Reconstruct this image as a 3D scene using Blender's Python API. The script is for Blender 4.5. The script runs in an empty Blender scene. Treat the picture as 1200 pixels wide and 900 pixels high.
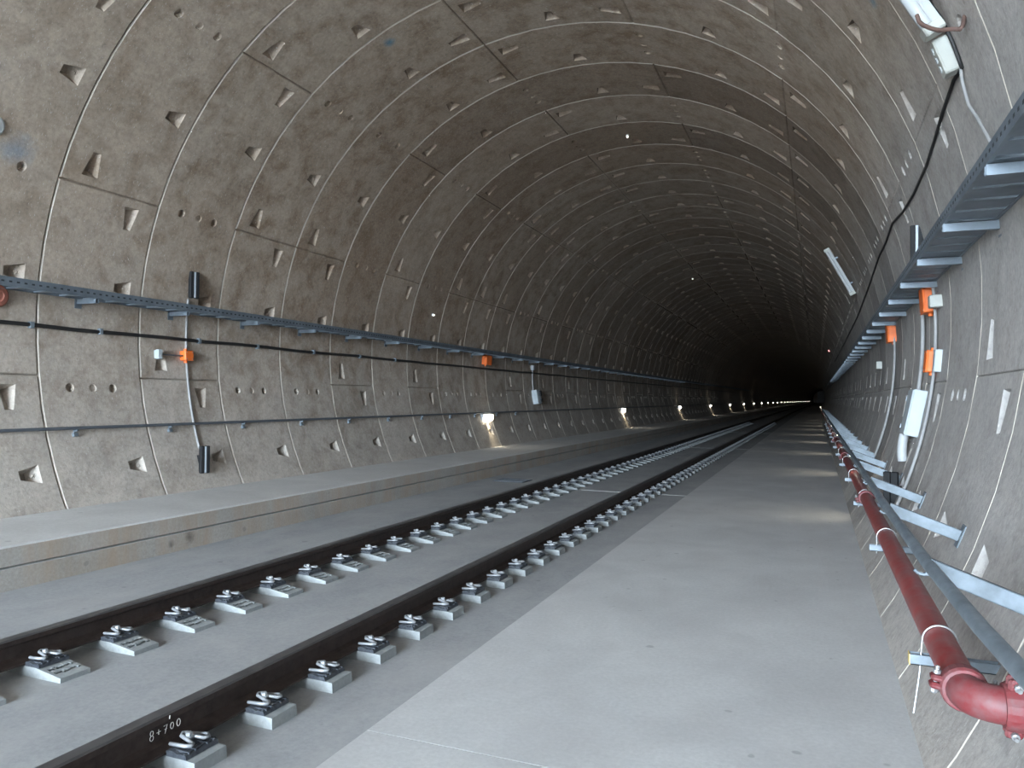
import bpy, bmesh, math, random
from mathutils import Vector, Matrix
from mathutils.geometry import delaunay_2d_cdt
random.seed(7)
S = bpy.context.scene
C = S.collection

# ------------------------------------------------------------------ camera
CAM_Z = 1.519375
M = ((0.92684, -0.00346, -0.37543), (0.37529, -0.02019, 0.92669), (0.01079, 0.99979, 0.01741))
cd = bpy.data.cameras.new('camera')
cd.sensor_width = 36.0
cd.lens = 36.0 * 879.893 / 1200.0
cd.clip_start = 0.05
cd.clip_end = 2000
cam = bpy.data.objects.new('camera', cd)
C.objects.link(cam)
cr = Vector((M[0][0], M[1][0], M[2][0])).normalized()
cf = Vector((M[0][2], M[1][2], M[2][2])).normalized()
cu = cr.cross(cf).normalized()
cr = cf.cross(cu)
mw = Matrix.Identity(4)
for i in range(3):
    mw[i][0], mw[i][1], mw[i][2] = cr[i], cu[i], -cf[i]
mw[2][3] = CAM_Z
cam.matrix_world = mw
S.camera = cam

# ------------------------------------------------------------------ sky, exposure
W = bpy.data.worlds.new('overcast_sky')
S.world = W
W.use_nodes = True
bgn = W.node_tree.nodes['Background']
bgn.inputs['Color'].default_value = (0.71, 0.855, 1.0, 1)
bgn.inputs['Strength'].default_value = 84.0
S.view_settings.view_transform = 'Standard'
S.view_settings.look = 'None'
S.view_settings.gamma = 1.0
S.view_settings.use_curve_mapping = False
S.view_settings.exposure = 0.0

# ------------------------------------------------------------------ tunnel frame
R = 4.25
AX, AZ = -3.20703, 2.20662
Y0, L = 5.84445, 1.259316
D1, D2 = 0.068388, -0.009731
Y_PORTAL = -13.8
Y_FAR = 430.0
K_NEAR, K_SEG, K_END = -15, -3, 46

pl = bpy.data.lights.new('portal_opening', 'AREA')
pl.shape = 'DISK'
pl.size = 2 * R + 0.6
pl.cycles.is_portal = True
plo = bpy.data.objects.new('portal_opening', pl)
plo.location = (AX, Y_PORTAL - 0.1, AZ)
plo.rotation_euler = (math.radians(90), 0, 0)
C.objects.link(plo)


def bend(y):
    return 5e-5 * (y - 60.0) ** 2 if y > 60 else 0.0


def lin(th, k, dr=0.0):
    """point of the lining: th in degrees from the crown (+ right), k ring coordinate, dr outwards"""
    a = math.radians(th)
    x = AX + (R + dr) * math.sin(a)
    z = AZ + (R + dr) * math.cos(a)
    y = Y0 + k * L + D1 * x + D2 * (z - CAM_Z)
    return Vector((x + bend(y), y, z))


def wall_at(th, y, dr=0.0):
    a = math.radians(th)
    return Vector((AX + (R + dr) * math.sin(a) + bend(y), y, AZ + (R + dr) * math.cos(a)))


def inward(th):
    a = math.radians(th)
    return Vector((-math.sin(a), 0, -math.cos(a)))


# ------------------------------------------------------------------ materials
def new_mat(name):
    m = bpy.data.materials.new(name)
    m.use_nodes = True
    return m, m.node_tree.nodes, m.node_tree.links, m.node_tree.nodes['Principled BSDF']


def rgb(c):
    return (c[0], c[1], c[2], 1.0)


def noise(N, K, scale, detail=4, rough=0.6, vec=None, dist=0.0):
    n = N.new('ShaderNodeTexNoise')
    n.inputs['Scale'].default_value = scale
    n.inputs['Detail'].default_value = detail
    n.inputs['Roughness'].default_value = rough
    n.inputs['Distortion'].default_value = dist
    if vec is not None:
        K.new(vec, n.inputs['Vector'])
    return n.outputs['Fac']


def ramp(N, K, src, stops):
    r = N.new('ShaderNodeValToRGB')
    e = r.color_ramp.elements
    e[0].position, e[0].color = stops[0][0], rgb(stops[0][1])
    e[1].position, e[1].color = stops[-1][0], rgb(stops[-1][1])
    for p, c in stops[1:-1]:
        q = e.new(p)
        q.color = rgb(c)
    K.new(src, r.inputs['Fac'])
    return r.outputs['Color']


def mix(N, K, fac, a, b, mode='MIX'):
    n = N.new('ShaderNodeMix')
    n.data_type = 'RGBA'
    n.blend_type = mode
    for s, v in ((n.inputs[0], fac), (n.inputs[6], a), (n.inputs[7], b)):
        if hasattr(v, 'links') or hasattr(v, 'is_linked'):
            K.new(v, s)
        elif isinstance(v, (tuple, list)):
            s.default_value = rgb(v)
        else:
            s.default_value = v
    return n.outputs[2]


def pos_vec(N, K, scale=(1, 1, 1)):
    g = N.new('ShaderNodeNewGeometry')
    mp = N.new('ShaderNodeMapping')
    mp.inputs['Scale'].default_value = scale
    K.new(g.outputs['Position'], mp.inputs['Vector'])
    return mp.outputs['Vector']


def g3(v):
    return (v, v, v)


def bump(N, K, B, src, strength, dist=0.01):
    b = N.new('ShaderNodeBump')
    b.inputs['Strength'].default_value = strength
    b.inputs['Distance'].default_value = dist
    K.new(src, b.inputs['Height'])
    K.new(b.outputs['Normal'], B.inputs['Normal'])


BLUE_SPOTS = [(-7.13, 4.86, 3.85, 0.20, (0.20, 0.26, 0.33)), (-5.07, 8.2, 6.02, 0.09, (0.06, 0.20, 0.30)), (-2.32, 8.7, 6.36, 0.09, (0.05, 0.18, 0.30)), (0.38, 6.1, 4.49, 0.10, (0.06, 0.20, 0.28))]


def spot(N, K, c, p, rad_, col, nz):
    """a ragged stain of its own colour around point p"""
    g = N.new('ShaderNodeNewGeometry')
    d = N.new('ShaderNodeVectorMath')
    d.operation = 'DISTANCE'
    K.new(g.outputs['Position'], d.inputs[0])
    d.inputs[1].default_value = p
    a = N.new('ShaderNodeMath')
    a.operation = 'MULTIPLY_ADD'
    K.new(nz, a.inputs[0])
    a.inputs[1].default_value = rad_ * 2.4
    K.new(d.outputs['Value'], a.inputs[2])
    q = N.new('ShaderNodeMapRange')
    q.inputs['From Min'].default_value = rad_ * 2.1
    q.inputs['From Max'].default_value = rad_ * 1.1
    q.inputs['To Max'].default_value = 0.8
    K.new(a.outputs[0], q.inputs['Value'])
    return mix(N, K, q.outputs['Result'], c, col)


def lining_material():
    m, N, K, B = new_mat('lining_concrete')
    oi = N.new('ShaderNodeObjectInfo')
    sep = N.new('ShaderNodeSeparateColor')
    K.new(oi.outputs['Color'], sep.inputs['Color'])
    p = pos_vec(N, K)
    n1 = noise(N, K, 0.55, 5, 0.6, p, 0.6)
    n2 = noise(N, K, 3.2, 6, 0.65, p, 0.4)
    n3 = noise(N, K, 26.0, 5, 0.7, p)
    pst = pos_vec(N, K, (4.0, 1.0, 0.35))
    n4 = noise(N, K, 3.0, 5, 0.6, pst, 0.2)
    base = ramp(N, K, n1, [(0.30, (0.44, 0.362, 0.295)), (0.5, (0.50, 0.425, 0.352)), (0.72, (0.54, 0.47, 0.40))])
    # brown seepage stains; how much is set per segment (blue channel)
    gp = N.new('ShaderNodeNewGeometry')
    sx = N.new('ShaderNodeSeparateXYZ')
    K.new(gp.outputs['Position'], sx.inputs[0])
    def mrange(src, a, b):
        q = N.new('ShaderNodeMapRange')
        q.interpolation_type = 'SMOOTHSTEP'
        q.inputs['From Min'].default_value = a
        q.inputs['From Max'].default_value = b
        K.new(src, q.inputs['Value'])
        return q.outputs['Result']
    def mul(a, b):
        q = N.new('ShaderNodeMath')
        q.operation = 'MULTIPLY'
        for i_, v in enumerate((a, b)):
            if isinstance(v, (int, float)):
                q.inputs[i_].default_value = v
            else:
                K.new(v, q.inputs[i_])
        return q.outputs[0]
    wz = N.new('ShaderNodeMath')
    wz.operation = 'MULTIPLY_ADD'
    K.new(n2, wz.inputs[0])
    wz.inputs[1].default_value = 2.0
    K.new(sx.outputs['Z'], wz.inputs[2])
    wf = mul(mrange(wz.outputs[0], 1.6, 4.6), mrange(sx.outputs['X'], 1.0, 0.15))
    wa = N.new('ShaderNodeMath')
    wa.operation = 'MULTIPLY_ADD'
    K.new(wf, wa.inputs[0])
    wa.inputs[1].default_value = 0.6
    wa.inputs[2].default_value = 0.4
    gz = mix(N, K, mrange(sx.outputs['X'], 0.0, 0.9), (0.465, 0.425, 0.38), (0.425, 0.435, 0.445))
    base = mix(N, K, wa.outputs[0], gz, base)
    st = ramp(N, K, n2, [(0.44, g3(0)), (0.68, g3(1))])
    f = N.new('ShaderNodeMath')
    f.operation = 'MULTIPLY'
    K.new(st, f.inputs[0])
    K.new(mul(sep.outputs['Blue'], wa.outputs[0]), f.inputs[1])
    c = mix(N, K, f.outputs[0], base, (0.155, 0.105, 0.068))
    # overall brown cast per segment (green channel)
    c = mix(N, K, mul(sep.outputs['Green'], wf), c, (0.30, 0.205, 0.135))
    for px, py, pz, rad_, col in BLUE_SPOTS:
        c = spot(N, K, c, (px, py, pz), rad_, col, n2)
    fine = ramp(N, K, n3, [(0.30, g3(0.72)), (0.52, g3(1.0)), (0.72, g3(1.12))])
    c = mix(N, K, 0.9, c, fine, 'MULTIPLY')
    n7 = noise(N, K, 8.0, 6, 0.7, p, 0.8)
    c = mix(N, K, 0.6, c, ramp(N, K, n7, [(0.32, g3(0.74)), (0.5, g3(1.0)), (0.7, g3(1.10))]), 'MULTIPLY')
    streak = ramp(N, K, n4, [(0.30, g3(0.80)), (0.55, g3(1.0)), (0.75, g3(1.07))])
    c = mix(N, K, 0.6, c, streak, 'MULTIPLY')
    # pale cement splashes
    n5 = noise(N, K, 34.0, 2, 0.45, pos_vec(N, K, (1.0, 2.4, 0.8)))
    sp = ramp(N, K, n5, [(0.665, g3(0)), (0.70, g3(0.6))])
    c = mix(N, K, sp, c, (0.62, 0.58, 0.54))
    n6 = noise(N, K, 11.0, 3, 0.5, pos_vec(N, K, (1.0, 1.0, 1.3)))
    dk = ramp(N, K, n6, [(0.70, g3(0)), (0.76, g3(0.5))])
    c = mix(N, K, dk, c, (0.20, 0.165, 0.135))
    # overall tone per segment (red channel, 0.5 = 1.0)
    tone = N.new('ShaderNodeMath')
    tone.operation = 'MULTIPLY'
    K.new(sep.outputs['Red'], tone.inputs[0])
    tone.inputs[1].default_value = 2.0
    cmb = N.new('ShaderNodeCombineColor')
    for s in ('Red', 'Green', 'Blue'):
        K.new(tone.outputs[0], cmb.inputs[s])
    c = mix(N, K, 1.0, c, cmb.outputs['Color'], 'MULTIPLY')
    K.new(c, B.inputs['Base Color'])
    B.inputs['Roughness'].default_value = 0.78
    bump(N, K, B, n3, 0.4, 0.008)
    return m


def concrete(name, c0, c1, scale=2.0, fine=0.25, stain=None, stain_amt=0.0, stretch=(1, 1, 1), rough=0.85, spots=()):
    m, N, K, B = new_mat(name)
    p = pos_vec(N, K)
    n1 = noise(N, K, scale, 6, 0.6, p, 0.5)
    n3 = noise(N, K, 40.0, 4, 0.7, p)
    c = ramp(N, K, n1, [(0.3, c0), (0.7, c1)])
    f = ramp(N, K, n3, [(0.25, g3(1 - fine)), (0.7, g3(1.04))])
    c = mix(N, K, 1.0, c, f, 'MULTIPLY')
    if stain:
        ns = noise(N, K, 2.2, 6, 0.65, pos_vec(N, K, stretch), 0.3)
        sf = ramp(N, K, ns, [(0.42, g3(0)), (0.66, g3(stain_amt))])
        c = mix(N, K, sf, c, stain)
    for p_, rr_, cc_ in spots:
        c = spot(N, K, c, p_, rr_, cc_, noise(N, K, 7.0, 5, 0.7, p))
    # sparse dark specks
    nv = noise(N, K, 9.0, 1, 0.3, p)
    sk = ramp(N, K, nv, [(0.76, g3(0)), (0.80, g3(0.35))])
    c = mix(N, K, sk, c, (0.12, 0.12, 0.12))
    K.new(c, B.inputs['Base Color'])
    B.inputs['Roughness'].default_value = rough
    bump(N, K, B, n3, 0.2, 0.004)
    return m


def simple(name, col, rough=0.5, metal=0.0, var=0.12, scale=8.0, emit=None, estr=0.0, dust=None, dust_amt=0.0):
    m, N, K, B = new_mat(name)
    n1 = noise(N, K, scale, 4, 0.6, pos_vec(N, K))
    lo = tuple(max(0, v * (1 - var)) for v in col)
    hi = tuple(min(1, v * (1 + var)) for v in col)
    c = ramp(N, K, n1, [(0.3, lo), (0.7, hi)])
    if dust:
        n2 = noise(N, K, scale * 2.3, 5, 0.65, pos_vec(N, K))
        c = mix(N, K, ramp(N, K, n2, [(0.35, g3(0)), (0.7, g3(dust_amt))]), c, dust)
    K.new(c, B.inputs['Base Color'])
    B.inputs['Roughness'].default_value = rough
    B.inputs['Metallic'].default_value = metal
    if emit:
        B.inputs['Emission Color'].default_value = rgb(emit)
        B.inputs['Emission Strength'].default_value = estr
    return m


MT = {}
MT['lining'] = lining_material()
MT['walk'] = concrete('walkway_concrete', (0.50, 0.50, 0.495), (0.60, 0.60, 0.59), 1.3, 0.15, (0.40, 0.39, 0.385), 0.35, (0.7, 0.5, 1))
MT['bed'] = concrete('track_slab_concrete', (0.30, 0.305, 0.31), (0.38, 0.385, 0.385), 1.6, 0.2, (0.43, 0.42, 0.41), 0.4, (1, 0.4, 1))
MT['benchtop'] = concrete('bench_top_concrete', (0.52, 0.51, 0.49), (0.62, 0.61, 0.59), 1.2, 0.15)
MT['benchface'] = concrete('bench_face_concrete', (0.37, 0.34, 0.30), (0.47, 0.44, 0.40), 1.8, 0.25, (0.40, 0.28, 0.18), 0.55, (1, 1.5, 0.25), spots=[((-5.75, 5.72, 0.10), 0.10, (0.07, 0.06, 0.055)), ((-5.75, 5.50, 0.06), 0.05, (0.09, 0.08, 0.07))])
MT['joint'] = concrete('joint_filler', (0.60, 0.60, 0.58), (0.66, 0.66, 0.64), 4.0, 0.1)
MT['mortar'] = concrete('ring_joint_mortar', (0.42, 0.37, 0.31), (0.56, 0.50, 0.43), 1.5, 0.2)
MT['rail'] = simple('rail_steel_rust', (0.034, 0.021, 0.017), 0.6, 0.3, 0.35, 12, dust=(0.09, 0.07, 0.06), dust_amt=0.35)
MT['railhead'] = simple('rail_running_surface', (0.13, 0.125, 0.125), 0.45, 0.6, 0.2, 10)
MT['block'] = concrete('sleeper_concrete', (0.27, 0.285, 0.285), (0.34, 0.355, 0.35), 6.0, 0.2)
MT['dark'] = simple('dark_plastic_plate', (0.035, 0.04, 0.05), 0.5, 0, 0.2, 20, dust=(0.2, 0.21, 0.22), dust_amt=0.3)
MT['clip'] = simple('clip_steel', (0.36, 0.37, 0.38), 0.5, 0.35, 0.2, 30)
MT['galv'] = simple('galvanised_steel', (0.175, 0.205, 0.23), 0.5, 0.3, 0.3, 9)
MT['tray'] = simple('tray_steel', (0.17, 0.20, 0.23), 0.5, 0.4, 0.2, 6)
MT['hole'] = simple('slot_dark', (0.03, 0.035, 0.04), 0.8)
MT['cable'] = simple('black_cable', (0.015, 0.014, 0.014), 0.6)
MT['conduit'] = simple('grey_conduit', (0.27, 0.265, 0.26), 0.6)
MT['conduitd'] = simple('slate_conduit', (0.09, 0.10, 0.115), 0.55)
MT['orange'] = simple('orange_plastic', (0.80, 0.16, 0.025), 0.5)
MT['brick'] = simple('red_brown_cap', (0.36, 0.13, 0.09), 0.7)
MT['white'] = simple('white_plastic', (0.40, 0.44, 0.46), 0.5, 0, 0.05)
MT['cream'] = simple('cream_plastic', (0.42, 0.42, 0.38), 0.5, 0, 0.05)
MT['greybox'] = simple('grey_plastic', (0.42, 0.43, 0.43), 0.5, 0, 0.08)
MT['black'] = simple('black_plastic', (0.006, 0.006, 0.007), 0.75)
MT['red'] = simple('red_paint', (0.25, 0.028, 0.026), 0.45, 0, 0.2, 5, dust=(0.22, 0.13, 0.125), dust_amt=0.65)
MT['redc'] = simple('red_coupling_paint', (0.17, 0.02, 0.023), 0.6, 0, 0.12, 9, dust=(0.15, 0.085, 0.085), dust_amt=0.7)
MT['bolt'] = simple('zinc_bolt', (0.42, 0.42, 0.42), 0.35, 0.7)
MT['chalk'] = simple('white_chalk', (0.75, 0.72, 0.66), 0.9)
MT['rebar'] = simple('rusty_bar', (0.13, 0.075, 0.06), 0.75)
MT['lampwhite'] = simple('lamp_lens', (0.9, 0.9, 0.85), 0.4, 0, 0.02, 8, (1.0, 0.93, 0.78), 14.0)
MT['lampdim'] = simple('dim_lamp_lens', (0.9, 0.9, 0.85), 0.4, 0, 0.02, 8, (1.0, 0.95, 0.85), 1.6)
MT['lampred'] = simple('red_lamp_lens', (0.9, 0.4, 0.4), 0.4, 0, 0.02, 8, (1.0, 0.35, 0.35), 3.0)
MT['blueled'] = simple('pale_stripe', (0.42, 0.46, 0.50), 0.7)
MT['ground'] = concrete('outside_gravel', (0.30, 0.29, 0.27), (0.40, 0.39, 0.36), 1.0, 0.3)


# ------------------------------------------------------------------ mesh helpers
class MB:
    def __init__(self):
        self.v, self.f, self.m, self.s = [], [], [], []

    def add(self, vs, fs, mi=0, smooth=False):
        o = len(self.v)
        self.v += [Vector(p) for p in vs]
        self.f += [tuple(i + o for i in f) for f in fs]
        self.m += [mi] * len(fs)
        self.s += [smooth] * len(fs)
        return self

    def box(self, lo, hi, mi=0, mat=None):
        x0, y0, z0 = lo
        x1, y1, z1 = hi
        vs = [(x0, y0, z0), (x1, y0, z0), (x1, y1, z0), (x0, y1, z0), (x0, y0, z1), (x1, y0, z1), (x1, y1, z1), (x0, y1, z1)]
        vs = [Vector(p) for p in vs]
        if mat is not None:
            vs = [mat @ p for p in vs]
        return self.add(vs, [(0, 3, 2, 1), (4, 5, 6, 7), (0, 1, 5, 4), (1, 2, 6, 5), (2, 3, 7, 6), (3, 0, 4, 7)], mi)

    def bevbox(self, lo, hi, b, mi=0, mat=None):
        """box with chamfered vertical (local z) edges and top rim"""
        x0, y0, z0 = lo
        x1, y1, z1 = hi
        def ring(d, z):
            return [(x0 + b + d, y0 + d, z), (x1 - b - d, y0 + d, z), (x1 - d, y0 + b + d, z), (x1 - d, y1 - b - d, z),
                    (x1 - b - d, y1 - d, z), (x0 + b + d, y1 - d, z), (x0 + d, y1 - b - d, z), (x0 + d, y0 + b + d, z)]
        vs = ring(0, z0) + ring(0, z1 - b) + ring(b * 0.7, z1)
        vs = [Vector(p) for p in vs]
        if mat is not None:
            vs = [mat @ p for p in vs]
        fs = [tuple(range(7, -1, -1)), tuple(range(16, 24))]
        for r in (0, 8):
            fs += [(r + i, r + (i + 1) % 8, r + 8 + (i + 1) % 8, r + 8 + i) for i in range(8)]
        return self.add(vs, fs, mi)

    def tube(self, pts, r, n=10, mi=0, caps=True):
        pts = [Vector(p) for p in pts]
        rs = r if isinstance(r, (list, tuple)) else [r] * len(pts)
        vs, fs = [], []
        t0 = (pts[1] - pts[0]).normalized()
        up = Vector((0, 0, 1)) if abs(t0.z) < 0.9 else Vector((1, 0, 0))
        a = t0.cross(up).normalized()
        for i, p in enumerate(pts):
            t = (pts[min(i + 1, len(pts) - 1)] - pts[max(i - 1, 0)]).normalized()
            a = (a - t * a.dot(t)).normalized()
            b = t.cross(a)
            for j in range(n):
                w = 2 * math.pi * j / n
                vs.append(p + (a * math.cos(w) + b * math.sin(w)) * rs[i])
        for i in range(len(pts) - 1):
            for j in range(n):
                k = (j + 1) % n
                fs.append((i * n + j, i * n + k, (i + 1) * n + k, (i + 1) * n + j))
        self.add(vs, fs, mi, True)
        if caps:
            self.add(vs[:n], [tuple(range(n - 1, -1, -1))], mi)
            self.add(vs[-n:], [tuple(range(n))], mi)
        return self

    def lathe(self, prof, base, axis, n=12, mi=0):
        """prof: [(radius, height)...] along axis from base"""
        axis = Vector(axis).normalized()
        up = Vector((0, 0, 1)) if abs(axis.z) < 0.9 else Vector((1, 0, 0))
        a = axis.cross(up).normalized()
        b = axis.cross(a)
        base = Vector(base)
        vs, fs = [], []
        for r, h in prof:
            for j in range(n):
                w = 2 * math.pi * j / n
                vs.append(base + axis * h + (a * math.cos(w) + b * math.sin(w)) * r)
        for i in range(len(prof) - 1):
            for j in range(n):
                k = (j + 1) % n
                fs.append((i * n + j, i * n + k, (i + 1) * n + k, (i + 1) * n + j))
        fs.append(tuple(range(n - 1, -1, -1)))
        fs.append(tuple((len(prof) - 1) * n + j for j in range(n)))
        return self.add(vs, fs, mi)

    def sweep(self, prof, ys, closed=True, mi=0, mats=None, smooth=False, caps=True):
        """profile of (x, z) pulled along the tunnel at stations ys, following its far bend"""
        n = len(prof)
        vs = [Vector((x + bend(y), y, z)) for y in ys for x, z in prof]
        m = n if closed else n - 1
        for j in range(m):
            k = (j + 1) % n
            fs = [(i * n + j, i * n + k, (i + 1) * n + k, (i + 1) * n + j) for i in range(len(ys) - 1)]
            if j == 0:
                self.add(vs, fs, mats[j] if mats else mi, smooth)
                base = len(self.v) - len(vs)
            else:
                self.f += [tuple(q + base for q in f) for f in fs]
                self.m += [mats[j] if mats else mi] * len(fs)
                self.s += [smooth] * len(fs)
        if caps and closed:
            self.f += [tuple(base + q for q in range(n - 1, -1, -1)), tuple(base + (len(ys) - 1) * n + q for q in range(n))]
            self.m += [mi] * 2
            self.s += [False] * 2
        return self

    def mesh(self, name, mats, center=None):
        me = bpy.data.meshes.new(name)
        vs = self.v if center is None else [p - center for p in self.v]
        me.from_pydata([tuple(p) for p in vs], [], self.f)
        for m in (mats if isinstance(mats, (list, tuple)) else [mats]):
            me.materials.append(m)
        me.polygons.foreach_set('material_index', self.m)
        me.polygons.foreach_set('use_smooth', self.s)
        bm = bmesh.new()
        bm.from_mesh(me)
        bmesh.ops.recalc_face_normals(bm, faces=bm.faces)
        bm.to_mesh(me)
        bm.free()
        me.update()
        return me

    def obj(self, name, mats, parent=None, center=None):
        if center is None:
            lo = Vector((min(p.x for p in self.v), min(p.y for p in self.v), min(p.z for p in self.v)))
            hi = Vector((max(p.x for p in self.v), max(p.y for p in self.v), max(p.z for p in self.v)))
            center = Vector(((lo.x + hi.x) / 2, (lo.y + hi.y) / 2, lo.z))
        center = Vector(center)
        me = self.mesh(name, mats, center)
        o = bpy.data.objects.new(name, me)
        C.objects.link(o)
        if parent is not None:
            o.parent = parent
            o.location = center - Vector(parent.get('_o', (0, 0, 0)))
        else:
            o.location = center
            o['_o'] = tuple(center)
        if parent is not None:
            o['_o'] = tuple(center)
        return o


def empty(name, loc=(0, 0, 0)):
    o = bpy.data.objects.new(name, None)
    o.empty_display_size = 0.1
    o.location = loc
    o['_o'] = tuple(loc)
    C.objects.link(o)
    return o


def tag(o, label, cat=None, group=None, kind=None):
    o['label'] = label
    if cat:
        o['category'] = cat
    if group:
        o['group'] = group
    if kind:
        o['kind'] = kind
    return o


def copy_tree(o, dloc, parent=None):
    c = o.copy()
    C.objects.link(c)
    if parent is None:
        c.location = o.location + Vector(dloc)
    else:
        c.parent = parent
    for ch in o.children:
        copy_tree(ch, dloc, c)
    return c


def frame(origin, xa, za):
    """matrix with local z along za, local x close to xa"""
    z = Vector(za).normalized()
    x = Vector(xa)
    x = (x - z * x.dot(z)).normalized()
    y = z.cross(x)
    m = Matrix.Identity(4)
    for i in range(3):
        m[i][0], m[i][1], m[i][2], m[i][3] = x[i], y[i], z[i], origin[i]
    return m


def wall_frame(th, y, dr=0.0):
    """local x along the tunnel, local z out of the wall into the tunnel"""
    return frame(wall_at(th, y, dr), (0, 1, 0), inward(th))


# ------------------------------------------------------------------ lining
U = 360.0 / 13
J1, J2, J3, J4 = U * 0.5, U * 1.5, U * 2.5, U * 3.5
PAT_A = [-J4, -J2, J1, J2, J4]
PAT_A2 = [-J4, -J2, J1, J3]
PAT_B = [-J3, -J1, J2, J4]
RINGS = {-1: PAT_A, 0: [-J3, -J1, J2, J3], 1: PAT_A, 2: [-J3, -J1, J1, J3], 3: PAT_B, 4: [-J4, -J2, J1, J2, J4],
         5: PAT_B, 6: PAT_A, 7: PAT_B, 8: [-J3, -J2, -J1, J2, J4]}
# look of single rings and segments: tone (0.5 = plain), brown cast, stains
LOOK = {-1: (0.51, 0.14, 0.45), 0: (0.50, 0.20, 0.65), 1: (0.50, 0.22, 0.75), 2: (0.50, 0.28, 0.85), 3: (0.49, 0.42, 1.0), 4: (0.45, 0.55, 1.0),
        5: (0.50, 0.34, 0.6), 6: (0.44, 0.55, 0.9), 7: (0.47, 0.45, 1.0), 8: (0.48, 0.3, 0.8)}
wall = empty('wall_lining', (AX, Y0, AZ))
tag(wall, 'curved tunnel lining of bolted precast concrete ring segments', kind='structure')


def seg_mesh(t0, t1, k, mids):
    rad = math.pi / 180
    s0, s1 = t0 * rad * R, t1 * rad * R
    g = 0.017 if (t0 + t1) / 2 < 50 else 0.009
    lo_s, hi_s, lo_y, hi_y = s0 + g, s1 - g, g, L - g
    ns = max(2, int(round((hi_s - lo_s) / 0.34)))
    ny = 4
    P = []
    loop = []
    for i in range(ns):
        loop.append((lo_s + (hi_s - lo_s) * i / ns, lo_y))
    for j in range(ny):
        loop.append((hi_s, lo_y + (hi_y - lo_y) * j / ny))
    for i in range(ns):
        loop.append((hi_s - (hi_s - lo_s) * i / ns, hi_y))
    for j in range(ny):
        loop.append((lo_s, hi_y - (hi_y - lo_y) * j / ny))
    P += loop
    E = [(i, (i + 1) % len(loop)) for i in range(len(loop))]
    holes = []   # (opening polygon, bottom polygon with depth)
    # pockets beside the ring joint, one every U
    n0 = int(math.ceil(t0 / U - 0.2))
    for n in range(n0, n0 + 5):
        tc = n * U
        if t0 + 5 < tc < t1 - 5:
            c = tc * rad * R
            o = [(c - 0.045, 0.885), (c + 0.045, 0.885), (c + 0.098, 1.10), (c - 0.098, 1.10)]
            b = [(c - 0.032, 0.90, 0.045), (c + 0.032, 0.90, 0.045), (c + 0.045, 1.01, 0.10), (c - 0.045, 1.01, 0.10)]
            holes.append((o, b, 'ring'))
    # pockets beside the radial joints
    if t1 - t0 > 20:
        for (edge, sgn, v) in ((s0, 1, 0.25), (s1, -1, 0.73)):
            if abs(edge / rad / R) > 120:
                continue
            yc = v * L
            o = [(edge + sgn * 0.10, yc - 0.095), (edge + sgn * 0.10, yc + 0.095), (edge + sgn * 0.36, yc + 0.045), (edge + sgn * 0.36, yc - 0.045)]
            b = [(edge + sgn * 0.145, yc - 0.065, 0.10), (edge + sgn * 0.145, yc + 0.015, 0.10), (edge + sgn * 0.345, yc + 0.015, 0.03), (edge + sgn * 0.345, yc - 0.035, 0.03)]
            holes.append((o, b, 'radial'))
    # erector sockets in the middle of the segment
    for tc in mids:
        c = tc * rad * R
        for v, r, d in ((0.27, 0.05, 0.06), (0.49, 0.045, 0.010), (0.69, 0.05, 0.06)):
            nn = 12
            o = [(c + r * math.cos(2 * math.pi * q / nn), v * L + r * math.sin(2 * math.pi * q / nn)) for q in range(nn)]
            b = [(c + 0.86 * r * math.cos(2 * math.pi * q / nn), v * L + 0.86 * r * math.sin(2 * math.pi * q / nn), d) for q in range(nn)]
            holes.append((o, b, 'socket'))
    for o, b, kd in holes:
        st = len(P)
        P += o
        E += [(st + q, st + (q + 1) % len(o)) for q in range(len(o))]
    boxes = [(min(q[0] for q in o) - 0.05, max(q[0] for q in o) + 0.05, min(q[1] for q in o) - 0.05, max(q[1] for q in o) + 0.05) for o, b, kd in holes]
    for i in range(1, ns):
        for j in range(1, ny):
            s = lo_s + (hi_s - lo_s) * i / ns
            y = lo_y + (hi_y - lo_y) * j / ny
            if not any(a < s < b_ and c_ < y < d_ for a, b_, c_, d_ in boxes):
                P.append((s, y))
    vs, es, fs, _, _, _ = delaunay_2d_cdt([Vector(p) for p in P], E, [], 0, 1e-6)

    def inside(px, py, poly):
        r = False
        for q in range(len(poly)):
            (xa, ya), (xb, yb) = poly[q], poly[q - 1]
            if (ya > py) != (yb > py) and px < (xb - xa) * (py - ya) / (yb - ya) + xa:
                r = not r
        return r

    def w(s, y, d=0.0):
        return lin(s / R / rad, k + y / L, d)
    mb = MB()
    keep = []
    for f in fs:
        px = sum(vs[q].x for q in f) / len(f)
        py = sum(vs[q].y for q in f) / len(f)
        if any(inside(px, py, o) for o, b, kd in holes):
            continue
        keep.append(tuple(f))
    mb.add([w(p.x, p.y) for p in vs], keep, 0, True)
    # chamfered rim and joint flanks
    n = len(loop)
    def out(p, e):
        s, y = p
        if abs(s - lo_s) < 1e-6: s -= e
        if abs(s - hi_s) < 1e-6: s += e
        if abs(y - lo_y) < 1e-6: y -= e
        if abs(y - hi_y) < 1e-6: y += e
        return s, y
    a = [w(*p) for p in loop]
    b1 = [w(*out(p, g * 0.75), g * 0.76) for p in loop]
    c1 = [w(*out(p, g * 0.85), 0.035) for p in loop]
    e1 = [w(*out(p, g), 0.035) for p in loop]
    d1 = [w(*out(p, g), 0.06) for p in loop]
    q = lambda o1, o2: [(o1 + i, o1 + (i + 1) % n, o2 + (i + 1) % n, o2 + i) for i in range(n)]
    mb.add(a + b1 + c1 + e1 + d1, q(0, n) + q(n, 2 * n) + q(2 * n, 3 * n) + q(3 * n, 4 * n))
    m0 = len(mb.m) - 4 * n
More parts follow.
